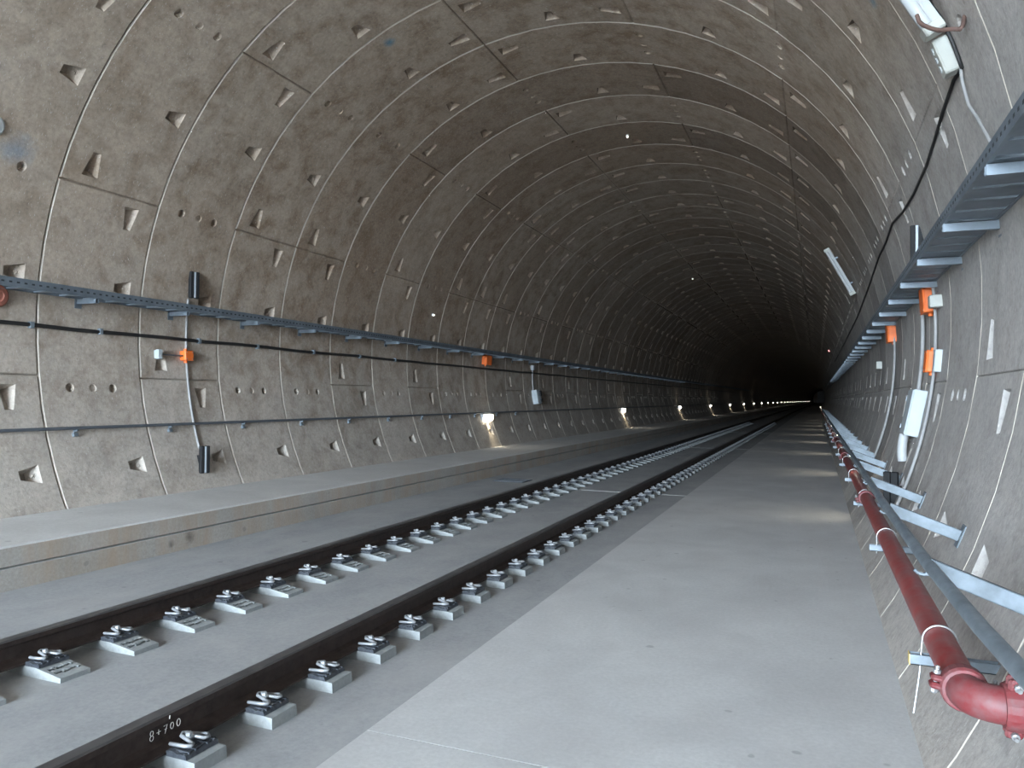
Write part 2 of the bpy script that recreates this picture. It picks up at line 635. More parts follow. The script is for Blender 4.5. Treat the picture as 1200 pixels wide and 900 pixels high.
    for i in range(n):
        ya, yb_ = loop[i][1], loop[(i + 1) % n][1]
        if abs(ya - yb_) < 1e-6:
            mb.m[m0 + i] = 1
    for o, b, kd in holes:
        n = len(o)
        a = [w(*p) for p in o]
        c = [w(*p) for p in b]
        mb.add(a + c, [(i, (i + 1) % n, n + (i + 1) % n, n + i) for i in range(n)] + [tuple(range(n, 2 * n))])
        if kd == 'ring' and k < 12:      # bolt head seated on the bearing face
            p0 = (a[2] + a[3]) / 2 * 0.45 + (c[2] + c[3]) / 2 * 0.55
            nrm = ((c[2] - c[3]).cross(a[2] - c[2])).normalized()
            if nrm.y > 0: nrm = -nrm
            mb.lathe([(0.03, 0.0), (0.03, 0.006), (0.017, 0.007), (0.017, 0.022), (0.008, 0.022)], p0, nrm, 8)
    return mb


TEND = 128.0
for k in range(K_SEG, K_END):
    js = RINGS.get(k)
    if js is None:
        js = (PAT_A2 if k % 4 == 2 else PAT_A) if k % 2 == 0 else (PAT_B if k % 3 else [-J3, -J2, -J1, J2, J4])
        if k < -1:
            js = PAT_B if k % 2 == 0 else PAT_A
    ed = [-TEND] + list(js) + [TEND]
    par = 0 if (-J3 in js) else 1
    rk = random.Random(100 + k)
    lk = LOOK.get(k, ((0.44 if k < 16 else 0.38) + rk.uniform(-0.03, 0.04), rk.uniform(0.2, 0.45), rk.uniform(0.4, 0.9)) if k > 0 else (0.51, 0.03, 0.3))  # farther rings toned darker, shade of the deep tunnel put into the colour
    for i in range(len(ed) - 1):
        t0, t1 = ed[i], ed[i + 1]
        mids = []
        if t1 - t0 > 45:
            mids = [(t0 + t1) / 2]
        elif i == 0:
            mids = [t1 - U] if t1 - U > -118 else []
        elif i == len(ed) - 2:
            mids = [t0 + U] if t0 + U < 118 else []
        mb = seg_mesh(t0, t1, k, mids)
        tm = (t0 + t1) / 2
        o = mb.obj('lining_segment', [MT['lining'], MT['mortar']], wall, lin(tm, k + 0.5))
        tone, brown, stain = lk
        brown = 0.16 + brown + rk.uniform(-0.05, 0.05)
        tone = tone + rk.uniform(-0.02, 0.02)
        if k == 4 and tm > 0:
            brown, tone = 0.75, 0.36
        if k == 6 and t0 > 0 and tm < 90:
            brown, tone = 0.65, 0.36
        if k == 5:
            tone += 0.01
        if tm > 50:
            tone -= 0.06  # right side darkened in colour to offset the strong light there
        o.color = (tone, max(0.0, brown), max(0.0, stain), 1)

# plain lining before and beyond the segments
ths = [-TEND + 2 * TEND * i / 72 for i in range(73)]
for nm, ks in (('lining_entrance', [K_NEAR + i for i in range(K_SEG - K_NEAR + 1)]),
               ('lining_beyond', [K_END + 3.4 * i for i in range(int((Y_FAR - 62) / L / 3.4))])):
    mb = MB()
    if nm == 'lining_beyond':
        mb.add([lin(t, K_END, d) for d in (0.0, 0.07) for t in ths], [(j, j + 1, j + 1 + len(ths), j + len(ths)) for j in range(len(ths) - 1)])
    vs = [lin(t, k) for k in ks for t in ths]
    n = len(ths)
    mb.add(vs, [(i * n + j, i * n + j + 1, (i + 1) * n + j + 1, (i + 1) * n + j) for i in range(len(ks) - 1) for j in range(n - 1)], 0, True)
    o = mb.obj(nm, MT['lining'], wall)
    o.color = (0.36, 0.35, 0.5, 1)  # carries on the painted-in shade of the deep rings
# added unseen cap that keeps sky light out of the far tunnel
yb = 412.0
MB().box((AX - 7 + bend(yb), yb - 0.6, -3), (AX + 7 + bend(yb), yb - 0.3, 9)).obj('sky_block_cap', MT['lining'], wall)
# portal ring with thickness
mb = MB()
vs = [lin(t, K_NEAR, d) for d in (0, 0.45) for t in ths] + [lin(t, K_NEAR + 1.5, 0.45) for t in ths]
n = len(ths)
mb.add(vs, [(r * n + j, r * n + j + 1, (r + 1) * n + j + 1, (r + 1) * n + j) for r in range(2) for j in range(n - 1)])
o = mb.obj('portal_rim', MT['lining'], wall)
o.color = (0.5, 0.05, 0.3, 1)

# ------------------------------------------------------------------ floors
YS = [Y_PORTAL, 0, 10, 30, 60] + [60 + 20 * i for i in range(1, 19)]
floor = empty('floor', (-1.0, 0, 0))
tag(floor, 'pale concrete walkway slab on the right and grey track slab', kind='structure')
WX0, WX1 = -1.893, 0.62


def between(a, b):
    return [a] + [y for y in YS if a < y < b] + [b]


cuts = [Y_PORTAL, 2.945, 17.9, 33.0, 48.0, 418.0]
for a, b in zip(cuts[:-1], cuts[1:]):
    MB().sweep([(WX0, -0.3), (WX0, -0.008), (WX0 + 0.008, 0), (WX1, 0.0), (WX1, -0.3)], between(a + 0.0025, b - 0.0025)).obj('walkway_slab', MT['walk'], floor)
BED = -0.015
MB().sweep([(-7.3, -0.5), (-7.3, -0.28), (0.62, -0.28), (0.62, -0.5)], between(Y_PORTAL, 418.0)).obj('sub_base', MT['bed'], floor)  # added beneath the slabs to shut sky light out of their joints
cuts = [Y_PORTAL, 12.10, 24.2, 36.3, 418.0]
for a, b in zip(cuts[:-1], cuts[1:]):
    MB().sweep([(-5.80, -0.3), (-5.80, BED), (WX0 + 0.002, BED), (WX0 + 0.002, -0.3)], between(a, b - 0.05)).obj('track_slab', MT['bed'], floor)
    if b < 100:
        for xa, xb, mt, nm in ((-5.80, -3.62, 'bed', 'track_slab'), (-3.62, -2.64, 'joint', 'joint_strip'), (-2.64, -2.28, 'bed', 'track_slab'), (-2.28, WX0 + 0.001, 'joint', 'joint_strip')):
            dz = 0.003 if mt == 'joint' else 0.0
            MB().sweep([(xa, -0.3), (xa, BED + dz), (xb, BED + dz), (xb, -0.3)], [b - 0.05, b]).obj(nm, MT[mt], floor)
bench = empty('walkway_bench', (-6.4, 0, 0))
tag(bench, 'raised concrete bench along the left wall with a stained kerb face', kind='structure')
mb = MB().sweep([(-7.3, -0.3), (-7.3, 0.160), (-5.775, 0.160), (-5.755, 0.152), (-5.75, -0.05), (-5.75, -0.3)], between(Y_PORTAL, 418.0), mats=[0, 0, 0, 1, 1, 0])
mb.obj('kerb_base', [MT['benchtop'], MT['benchface']], bench)
mb = MB().sweep([(-7.3, 0.17), (-7.3, 0.338), (-5.765, 0.332), (-5.748, 0.318), (-5.746, 0.176), (-5.765, 0.168)], between(Y_PORTAL, 418.0), mats=[0, 0, 0, 1, 1, 0])
mb.obj('bench_slab', [MT['benchtop'], MT['benchface']], bench)
MB().box((-60, -90, -0.34), (60, Y_PORTAL, -0.02)).obj('ground', MT['ground'])
tag(bpy.data.objects['ground'], 'bare gravel ground outside the portal', kind='structure')

# drain cover beside the far rail
dc = empty('drain_cover', (-5.15, 12.85, BED))
tag(dc, 'small dark rectangular drain cover in the slab between bench and rail', 'drain cover')
MB().box((-5.46, 12.58, BED), (-4.86, 13.06, BED + 0.006)).obj('frame', MT['hole'], dc)
for i in range(9):
    MB().box((-5.44, 12.605 + i * 0.05, BED + 0.006), (-4.88, 12.637 + i * 0.05, BED + 0.014)).obj('grate_bar', MT['conduitd'], dc)

# ------------------------------------------------------------------ rails
RZ = 0.045
RP = [(-0.075, 0), (0.075, 0), (0.075, 0.010), (0.030, 0.022), (0.009, 0.036), (0.008, 0.098), (0.034, 0.110),
      (0.036, 0.136), (0.028, 0.144), (-0.028, 0.144), (-0.036, 0.136), (-0.034, 0.110), (-0.008, 0.098), (-0.009, 0.036),
      (-0.030, 0.022), (-0.075, 0.010)]
RXL, RXR = -4.032, -2.532
rails = []
for rx, lb in ((RXL, 'rusty dark running rail nearer the raised bench'), (RXR, 'rusty dark running rail beside the walkway slab, chalked 8+700')):
    mts = [0] * 16
    mts[7] = mts[8] = mts[9] = 1
    rl = MB().sweep([(rx + x, RZ + z) for x, z in RP], between(Y_PORTAL, 418.0), mats=mts).obj('rail', [MT['rail'], MT['railhead']])
    tag(rl, lb, 'rail', 'running rails')
    rails.append(rl)
# chalk writing 8+700 on the web
STROKES = {
    '8': [[(0.5 + 0.32 * math.sin(a), 0.74 + 0.24 * math.cos(a)) for a in [i * math.pi / 5 for i in range(11)]],
          [(0.5 + 0.38 * math.sin(a), 0.26 + 0.25 * math.cos(a)) for a in [i * math.pi / 5 for i in range(11)]]],
    '+': [[(0.1, 0.5), (0.9, 0.52)], [(0.5, 0.15), (0.5, 0.88)]],
    '7': [[(0.1, 0.93), (0.85, 0.98), (0.4, 0.02)], [(0.28, 0.5), (0.8, 0.55)]],
    '0': [[(0.5 + 0.36 * math.sin(a), 0.5 + 0.46 * math.cos(a)) for a in [i * math.pi / 6 for i in range(13)]]]}
mb = MB()
ychar = 2.318
for ch, wd, zz, hh in (('8', 0.024, 0.0, 0.042), ('+', 0.026, 0.009, 0.028), ('7', 0.024, 0.003, 0.036), ('0', 0.023, 0.008, 0.030), ('0', 0.026, 0.006, 0.033)):
    for st in STROKES[ch]:
        mb.tube([(RXR + 0.0095, ychar + p[0] * wd, RZ + 0.046 + zz + p[1] * hh) for p in st], 0.0014, 5)
    ychar += wd + 0.0105
MB().tube([(RXR + 0.0365, 2.395, RZ + 0.117), (RXR + 0.0365, 2.397, RZ + 0.130)], 0.0025, 5).obj('chalk_tick', MT['chalk'], rails[1])
o = mb.obj('chalk_marking', MT['chalk'], rails[1])
o['label'] = 'white chalk writing 8+700'

# ------------------------------------------------------------------ sleeper blocks with fastenings
SP, SY0 = 0.4615, 2.43


def clip_path(sx, cx, cy, z):
    p = [(-0.035, -0.052, 0.012), (0.02, -0.058, 0.018), (0.055, -0.062, 0.022), (0.075, -0.048, 0.022), (0.066, -0.030, 0.020),
         (0.03, -0.020, 0.024), (-0.012, -0.016, 0.034), (-0.022, 0.0, 0.036)]
    full = p + [(a, -b, c) for a, b, c in reversed(p[:-1])]
    return [(cx + sx * a, cy + b, z + c) for a, b, c in full]


def sleeper(rx, x0, x1, zt0, zt1, cy, side_inner, parts=True, text=False):
    """block from x0 to x1 around the rail at rx; top height zt0 at x0 and zt1 at x1"""
    hw = 0.093
    blk = MB()
    xs = [x0, rx - 0.15, rx + 0.15, x1]
    zs = [zt0, RZ - 0.006, RZ - 0.006, zt1]
    top, bot = [], []
    for x, z in zip(xs, zs):
        top.append((x, z))
    n = len(xs)
    vs = []
    for (x, z), e in zip(top, (0.012, 0, 0, 0.012)):
        sgn = -1 if x < rx else 1
        vs += [(x + sgn * e, cy - hw, BED - 0.08), (x, cy - hw + 0.006, z), (x, cy + hw - 0.006, z), (x + sgn * e, cy + hw, BED - 0.08)]
    fs = []
    for i in range(n - 1):
        a, b = i * 4, (i + 1) * 4
        fs += [(a, b, b + 1, a + 1), (a + 1, b + 1, b + 2, a + 2), (a + 2, b + 2, b + 3, a + 3)]
    fs += [(0, 1, 2, 3), ((n - 1) * 4, (n - 1) * 4 + 3, (n - 1) * 4 + 2, (n - 1) * 4 + 1)]
    blk.add(vs, fs)
    if text:
        rr = random.Random(3)
        for r in range(2):
            for q in range(7):
                xx = rx + 0.215 + r * 0.05
                yy = cy - 0.066 + q * 0.02
                zz = RZ - 0.006 + (zt1 - RZ + 0.006) * ((xx - rx - 0.15) / (x1 - rx - 0.15))
                hh = rr.uniform(0.018, 0.036)
                blk.box((xx, yy, zz - 0.01), (xx + hh, yy + 0.007, zz + 0.0045))
                blk.box((xx + rr.choice((0, hh - 0.007)), yy, zz - 0.01), (xx + hh, yy + 0.015, zz + 0.0042))
    pad = MB().box((rx - 0.078, cy - 0.085, RZ - 0.008), (rx + 0.078, cy + 0.085, RZ - 0.0005))
    pl_, cl_, sc_ = [], [], []
    for sx in (-1, 1):
        g = MB()
        a0, a1 = rx + sx * 0.0765, rx + sx * 0.185
        prof = [(a0, RZ - 0.006), (a0, RZ + 0.016), (a0 + sx * 0.03, RZ + 0.020), (a0 + sx * 0.06, RZ + 0.010), (a0 + sx * 0.072, RZ + 0.014), (a1 - sx * 0.006, RZ + 0.012), (a1, RZ - 0.006)]
        m = len(prof)
        vv = [(x, y, z) for y in (cy - 0.088, cy + 0.088) for x, z in prof]
        g.add(vv, [(i, (i + 1) % m, m + (i + 1) % m, m + i) for i in range(m)] + [tuple(range(m)), tuple(range(m, 2 * m))])
        for q in (-0.07, -0.035, 0.03, 0.066):
            g.box((min(a0 + sx * 0.028, a1 - sx * 0.004), cy + q, RZ + 0.004), (max(a0 + sx * 0.028, a1 - sx * 0.004), cy + q + 0.008, RZ + 0.019))
        g.box((min(a1 - sx * 0.02, a1 - sx * 0.013), cy - 0.085, RZ), (max(a1 - sx * 0.02, a1 - sx * 0.013), cy + 0.085, RZ + 0.017), 0)
        pl_.append(g)
        cl_.append(MB().tube(clip_path(sx, rx + sx * 0.095, cy, RZ + 0.014), 0.0082, 6))
        sc_.append(MB().lathe([(0.022, 0.0), (0.022, 0.006), (0.015, 0.008), (0.0145, 0.020), (0.009, 0.023)], (rx + sx * 0.108, cy, RZ + 0.040), (0, 0, 1), 6)
                   .lathe([(0.009, 0), (0.009, 0.05)], (rx + sx * 0.108, cy, RZ), (0, 0, 1), 6))
    base = Vector((rx, cy, BED - 0.08))
    if parts:
        t = empty('sleeper_block', base)
        blk.obj('concrete_block', MT['block'], t)
        pad.obj('rail_pad', MT['dark'], t)
        for i in range(2):
            pl_[i].obj('guide_plate', MT['dark'], t)
            cl_[i].obj('tension_clip', MT['clip'], t)
            sc_[i].obj('lag_screw', MT['clip'], t)
        return t
    mb = MB()
    for src, mi in [(blk, 0)] + [(q, 1) for q in pl_] + [(q, 2) for q in cl_] + [(q, 2) for q in sc_]:
        mb.add(src.v, src.f, mi)
        mb.s[-len(src.f):] = src.s
    return mb.obj('sleeper_block', [MT['block'], MT['dark'], MT['clip']], None, base)


N_PARTS, N_ALL = 30, 104
ORD = ['first', 'second', 'third', 'fourth', 'fifth', 'sixth', 'seventh', 'eighth', 'ninth', 'tenth', 'eleventh', 'twelfth']
for rx, x0, x1, z0, z1, lb, gr, tx in (
        (RXL, RXL - 0.36, -3.685, 0.012, 0.010, 'low sloping concrete sleeper block with spring clip under the rail nearer the bench', 'sleeper blocks under the rail by the bench', True),
        (RXR, RXR - 0.36, -2.305, 0.012, 0.036, 'squat concrete sleeper block with spring clip under the rail by the walkway slab', 'sleeper blocks under the rail by the walkway', False)):
    full = sleeper(rx, x0, x1, z0, z1, SY0 - 2 * SP, True, True, tx)
    plain = None
    for i in range(-2, N_ALL):
        if i < N_PARTS:
            o = full if i == -2 else copy_tree(full, (0, (i + 2) * SP, 0))
        elif plain is None:
            plain = o = sleeper(rx, x0, x1, z0, z1, SY0 + i * SP, True, False, False)
            i0 = i
        else:
            o = copy_tree(plain, (0, (i - i0) * SP, 0))
        nth = i + 1
        if tx and i == 0:
            nl = 'sleeper block under the rail by the bench, cut by the left picture edge'
        elif nth == 1 and not tx:
            nl = 'sleeper block with spring clip right beside the chalked 8+700, nearest under its rail'
        elif 2 <= nth <= 12:
            nl = '%s sleeper block counted from the near end under the rail %s' % (ORD[nth - (2 if tx else 1)], 'by the bench' if tx else 'by the walkway slab')
        else:
            nl = lb
        tag(o, nl, 'rail sleeper', gr)

# ------------------------------------------------------------------ left cable tray
def tray(name, label, xa, xb, z0, z1, ya, yb, slat, pitch, yarm0, side, nslat_far):
    """ladder tray between xa (open side) and xb (wall side)"""
    t = empty(name, ((xa + xb) / 2, ya, z0))
    tag(t, label, 'cable tray')
    s = 1 if xb > xa else -1
    for x, nm in ((xa, 'outer_stringer'), (xb, 'wall_stringer')):
        d = s if x == xa else -s
        p = [(x, z0), (x, z1), (x + d * 0.018, z1), (x + d * 0.018, z1 - 0.004), (x + d * 0.004, z1 - 0.004), (x + d * 0.004, z0 + 0.004), (x + d * 0.018, z0 + 0.004), (x + d * 0.018, z0)]
        st = MB().sweep(p, between(ya, yb)).obj(nm, MT['tray'], t)
        if x == xa:
            hm = MB()
            y = ya + 0.05
            while y < 16:
                hm.box((x - s * 0.0015, y, (z0 + z1) / 2 - 0.008), (x + s * 0.001, y + 0.030, (z0 + z1) / 2 + 0.008))
                y += 0.075
            o = hm.obj('slot_row', MT['hole'], st)
            o['kind'] = 'stuff'
    # slats
    lo, hi = min(xa, xb) + 0.004, max(xa, xb) - 0.004
    me = None
    y = ya + 0.1
    n = 0
    while n < nslat_far:
        if me is None:
            first = MB().box((lo, y, z0 + 0.006), (hi, y + slat, z0 + 0.022)).obj('slat', MT['tray'], t)
            me = first
        else:
            o = me.copy()
            C.objects.link(o)
            o.location = me.location + Vector((0, n * pitch, 0))
        y += pitch
        n += 1
    mb = MB()
    while y < 60:
        mb.box((lo, y, z0 + 0.006), (hi, y + slat, z0 + 0.022))
        y += pitch
    mb.obj('far_slats', MT['tray'], t)['kind'] = 'stuff'
    # cantilever arms, one per ring
    arm0 = None
    y = yarm0
    i = 0
    while y < 46:
        if arm0 is None:
            a = MB()
            e = lo - 0.0 if s > 0 else hi
            wallx = xb + s * 0.02
            x_lo, x_hi = min(xa, wallx), max(xa, wallx)
            a.box((x_lo, y, z0 - 0.048), (x_hi, y + 0.004, z0 - 0.001))
            a.box((x_lo, y + 0.037, z0 - 0.048), (x_hi, y + 0.041, z0 - 0.001))
            a.box((x_lo, y, z0 - 0.052), (x_hi, y + 0.041, z0 - 0.048))
            a.box((min(wallx - s * 0.008, wallx), y - 0.02, z0 - 0.10), (max(wallx - s * 0.008, wallx), y + 0.06, z0 + 0.02))
            arm0 = a.obj('support_arm', MT['tray'], t)
        else:
            o = arm0.copy()
            C.objects.link(o)
            o.location = arm0.location + Vector((0, i * L, 0))
        y += L
        i += 1
    return t


tray('cable_tray', 'slotted grey cable tray running along the left wall above the black cable', -7.15, -7.425, 2.53, 2.62, -1.0, 90.0, 0.06, 0.28, 0.72, -1, 120)
tray('cable_tray', 'grey ladder cable tray overhead along the right wall above orange boxes', 0.725, 1.015, 2.62, 2.70, 0.2, 90.0, 0.215, 0.262, 1.50, 1, 120)

# ------------------------------------------------------------------ left wall cables
def wall_line(name, th_fn, y0, y1, r, mat, off, step=0.5, n=8, wob=0.0, seed=1):
    rr = random.Random(seed)
    pts = []
    y = y0
    while y <= y1 + 1e-6:
        pts.append(wall_at(th_fn(y) + rr.uniform(-wob, wob), y, -off))
        y += step if y < 45 else 4.0
    return MB().tube(pts, r, n).obj(name, mat)


def add_clips(parent, th, ys, r, off):
    for y in ys:
        m = wall_frame(th, y)
        c = MB().box((-0.02, -r - 0.012, 0.0), (0.02, r + 0.012, off + r + 0.004), 0, m)
        c.obj('cable_clip', MT['galv'], parent)


o = wall_line('wall_cable', lambda y: -90.05, -2, 80, 0.021, MT['cable'], 0.024, 0.6, 8, 0.10)
tag(o, 'thick black cable clipped along the left wall just below the cable tray', 'cable')
add_clips(o, -90.05, [5.25, 6.05, 7.5, 8.6, 9.9, 11.2, 12.4], 0.021, 0.024)
o = wall_line('wall_conduit', lambda y: -104.7, -2, 80, 0.017, MT['conduitd'], 0.05, 0.8, 8)
tag(o, 'thin slate-grey conduit running low along the left wall above the bench', 'conduit')
for y in [4.4 + L * i for i in range(12)]:
    m = wall_frame(-104.9, y)
    c = MB().box((-0.01, -0.02, 0.0), (0.01, 0.02, 0.06), 0, m).box((-0.03, -0.07, 0.0), (0.02, -0.03, 0.035), 0, m)
    c.obj('conduit_bracket', MT['galv'], o)

# vertical conduit on the left with orange box, beacons
def vconduit(name, label, th0, th1, y, r, mat, off=0.02, slope=0.0, cat='conduit', n=28, black=None):
    """conduit following the wall curve from th0 to th1; slope: metres along the tunnel per degree"""
    pts = [wall_at(th0 + (th1 - th0) * i / n, y + slope * i / n, -off) for i in range(n + 1)]
    o = MB().tube(pts, r, 8).obj(name, mat)
    tag(o, label, cat)
    return o


vconduit('vertical_conduit', 'pale vertical conduit dropping from the left cable tray through an orange box', -83.0, -109.0, 7.285, 0.015, MT['conduit'], 0.018, 0.03)


def wall_box(name, th, y, w, h, d, mat, label, cat, off=0.0, parent=None, b=0.008, tilt=None):
    m = wall_frame(th, y, -off)
    if tilt is not None:
        m = frame(wall_at(th, y, -off), (0, 1, 0), tilt)
    mb = MB().bevbox((-w / 2, -h / 2, 0.0), (w / 2, h / 2, d), b, 0, m)
    o = mb.obj(name, mat, parent)
    if parent is None:
        tag(o, label, cat)
    return o, m


def junction_box(th, y, w, h, d, label, mat='orange', off=0.03):
    e = empty('junction_box', wall_at(th, y))
    tag(e, label, 'junction box')
    body, m = wall_box('box_body', th, y, w, h, d, MT[mat], '', '', off - 0.03, e)
    MB().bevbox((-w / 2 - 0.004, -h / 2 - 0.004, d), (w / 2 + 0.004, h / 2 + 0.004, d + 0.012), 0.008, 0, wall_frame(th, y, -(off - 0.03))).obj('lid', MT[mat], e)
    for sx in (-1, 1):
        for sy in (-1, 1):
            MB().lathe([(0.007, 0), (0.007, 0.004), (0.004, 0.005)], m @ Vector((sx * (w / 2 - 0.018), sy * (h / 2 - 0.018), d + 0.012)), inward(th), 6).obj('lid_screw', MT['bolt'], e)
    for s in (-1, 1):
        MB().tube([m @ Vector((0, s * h / 2, 0.03)), m @ Vector((0, s * (h / 2 + 0.03), 0.03))], 0.022, 8).obj('gland', MT[mat], e)
    return e


junction_box(-92.85, 7.27, 0.125, 0.12, 0.09, 'small orange junction box on the pale conduit of the left wall')
junction_box(-87.3, 16.6, 0.30, 0.22, 0.12, 'distant orange junction box just under the left cable tray')
# white socket with its branch tube
e = empty('wall_socket', wall_at(-93.0, 6.86))
tag(e, 'small white box on the left wall beside the orange junction box', 'socket')
m = wall_frame(-92.9, 6.84)
MB().bevbox((-0.033, -0.058, 0.03), (0.033, 0.058, 0.075), 0.008, 0, m).box((-0.03, -0.05, 0.0), (0.03, 0.05, 0.03), 0, m).obj('socket_body', MT['white'], e)
MB().lathe([(0.015, 0), (0.015, 0.004), (0.008, 0.005)], m @ Vector((0.005, -0.02, 0.075)), inward(-92.9), 8).obj('socket_hole', MT['greybox'], e)
MB().tube([m @ Vector((0.033, 0.0, 0.05)), m @ Vector((0.37, 0.0, 0.05))], 0.010, 8).obj('branch_tube', MT['conduitd'], e)


def beacon(name, th, y, label, proj=0.10, w=0.125, h=0.34, stripe=True):
    """upright black twin bar with a pale stripe, held off the wall"""
    p = wall_at(th, y)
    n = Vector((-0.28, -1, 0)) if th > 0 else Vector((1, -0.25, 0))
    e = empty(name, p)
    tag(e, label, 'marker')
    m = frame(p + (Vector((-proj, 0, 0)) if th > 0 else Vector((0, 0, 0))), (1, 0, 0) if th > 0 else (0, 1, 0), n)
    off = 0.0 if th > 0 else proj
    for s in (-1, 1):
        MB().bevbox((min(s * (0.012 if stripe else 0.001), s * w / 2), -h / 2, off), (max(s * (0.012 if stripe else 0.001), s * w / 2), h / 2, off + 0.05), 0.008, 0, m).obj('black_bar', MT['black'], e)
    if stripe:
        MB().box((-0.0115, -h / 2 + 0.006, off + 0.004), (0.0115, h / 2 - 0.006, off + 0.046), 0, m).obj('pale_stripe', MT['blueled'], e)
    (MB().box((-0.04, -0.05, -0.08), (0.04, 0.05, off), 0, m) if th < 0 else MB().box((0.0, -0.05, 0.006), (proj + 0.02, 0.05, 0.03), 0, m)).obj('mount', MT['black'], e)
    return e


beacon('reflector_marker', -80.6, 7.33, 'upright black bar with pale stripe just above the left cable tray', 0.03)
beacon('reflector_marker', -110.8, 7.30, 'upright black bar with pale stripe low on the left wall above the bench', 0.075)
beacon('reflector_marker', 78.6, 8.20, 'upright black bar with pale stripe above the right cable tray', 0.05, 0.12, 0.36)
beacon('reflector_marker', 111.4, 8.15, 'plain upright black bar standing behind the handrail brackets', 0.07, 0.13, 0.36, False)

# grey cabinet on the left wall with conduit
e = empty('wall_cabinet', wall_at(-99.4, 19.95))
tag(e, 'small grey cabinet with dark fittings far along the left wall', 'cabinet')
m = wall_frame(-99.4, 19.95)
MB().bevbox((-0.16, -0.20, 0), (0.14, 0.20, 0.16), 0.012, 0, m).obj('cabinet_body', MT['white'], e)
MB().box((0.02, 0.02, 0.16), (0.13, 0.17, 0.20), 0, m).obj('dark_switch', MT['black'], e)
MB().box((0.05, -0.16, 0.16), (0.13, -0.06, 0.20), 0, m).obj('dark_switch', MT['black'], e)
pts = [wall_at(-97 + 9.0 * i / 8, 19.86, -0.03) for i in range(9)]
MB().tube(pts, 0.02, 8).obj('feed_tube', MT['conduit'], e)
m = wall_frame(-88.0, 19.84)
MB().bevbox((-0.06, -0.07, 0.0), (0.06, 0.07, 0.09), 0.01, 0, m).obj('junction', MT['greybox'], e)

# caps at the left picture edge
o = MB().lathe([(0.115, 0.0), (0.115, 0.02), (0.10, 0.035), (0.06, 0.04), (0.05, 0.03), (0.02, 0.03)], wall_at(-86.6, 4.90), inward(-86.6), 18).obj('inspection_disc', MT['brick'])
tag(o, 'round red-brown disc on the left wall just under the cable tray', 'disc')
o = MB().lathe([(0.10, 0.0), (0.10, 0.012), (0.085, 0.02), (0.03, 0.02)], wall_at(-65.3, 4.59), inward(-65.3), 18).obj('wall_plug', MT['greybox'])
tag(o, 'round grey plug high on the left wall at the picture edge', 'plug')

# ------------------------------------------------------------------ left wall lamps
def wall_lamp(y, near):
    th = -106.0
    e = empty('wall_lamp', wall_at(th, y))
    m = frame(wall_at(th, y), (0, 1, 0), (1, 0, -0.15))
    MB().bevbox((-0.27, -0.085, -0.05), (0.27, 0.085, 0.05), 0.012, 0, m).obj('housing', MT['greybox'], e)
    MB().bevbox((-0.25, -0.075, 0.05), (0.25, 0.075, 0.10), 0.02, 0, m).obj('lens', MT['lampwhite'], e)
    if near:
        ld = bpy.data.lights.new('lamp_light', 'SPOT')
        ld.energy = 30.0
        ld.color = (1.0, 0.88, 0.62)
        ld.spot_size = math.radians(62)
        ld.spot_blend = 0.5
        ld.shadow_soft_size = 0.05
        lo = bpy.data.objects.new('lamp_light', ld)
        C.objects.link(lo)
        lo.parent = e
        q = m @ Vector((0, -0.11, 0.09))
        lo.location = q - Vector(e['_o'])
        d = Vector((0.10, 0.10, -1.0))
        lo.rotation_euler = d.to_track_quat('-Z', 'Y').to_euler()
    return e


for i in range(26):
    y = 16.35 + 13.55 * i
    e = wall_lamp(y, i < 9)
    if i == 0:
        lb = 'lit wall lamp over the bench, nearest and largest of the row'
    elif i == 1:
        lb = 'lit wall lamp over the bench, second of the row'
    elif i == 2:
        lb = 'lit wall lamp over the bench, third of the row'
    elif i < 8:
        lb = 'small lit wall lamp over the bench, %s of the receding row' % ORD[i]
    else:
        lb = 'tiny lit wall lamp at the far end of the row above the bench'
    tag(e, lb, 'wall lamp', 'lit wall lamps along the bench')


# tiny lights on the vault
def dot_lamp(th, y, label, mat='lampdim', r=0.022):
    e = empty('vault_lamp', wall_at(th, y))
    tag(e, label, 'lamp')
    MB().lathe([(r * 1.3, 0), (r * 1.3, 0.02), (r, 0.025)], wall_at(th, y), inward(th), 10).obj('base', MT['greybox'], e)
    MB().lathe([(r, 0.02), (r * 0.95, 0.045), (r * 0.6, 0.06)], wall_at(th, y), inward(th), 10).obj('lens', MT[mat], e)


dot_lamp(-76.5, 13.69, 'tiny pale light on the left wall above the cable tray')
dot_lamp(-1.15, 13.75, 'tiny pale light at the crown of the vault', r=0.022)
dot_lamp(-17.8, 29.8, 'tiny pale light deep in the dark vault', r=0.03)
dot_lamp(64.4, 41.1, 'tiny pinkish light deep in the dark on the right', 'lampred', 0.05)

# ------------------------------------------------------------------ right wall: vault lamps and cables
def batten(th0, th1, y, label, w=0.10, d=0.09):
    e = empty('batten_light', wall_at((th0 + th1) / 2, y))
    tag(e, label, 'light fitting')
    n = 8
    a, b = wall_at(th0, y, -0.06), wall_at(th1, y, -0.06)
    ax = (b - a)
    m = frame(a, ax, inward((th0 + th1) / 2))
    ln = ax.length
    MB().bevbox((0, -w / 2, -0.03), (ln, w / 2, 0.02), 0.008, 0, m).obj('tray_back', MT['greybox'], e)
    MB().tube([m @ Vector((0.02, 0, 0.035)), m @ Vector((ln - 0.02, 0, 0.035))], 0.042, 10).obj('diffuser', MT['greybox'], e)
    for x in (0.0, ln - 0.07):
        MB().bevbox((x, -w / 2 - 0.004, -0.03), (x + 0.07, w / 2 + 0.004, 0.085), 0.01, 0, m).obj('end_cap', MT['cream'], e)
    for x in (0.25, ln - 0.25):
        MB().box((x, -0.02, -0.12), (x + 0.03, 0.02, -0.03), 0, m).obj('bracket', MT['galv'], e)


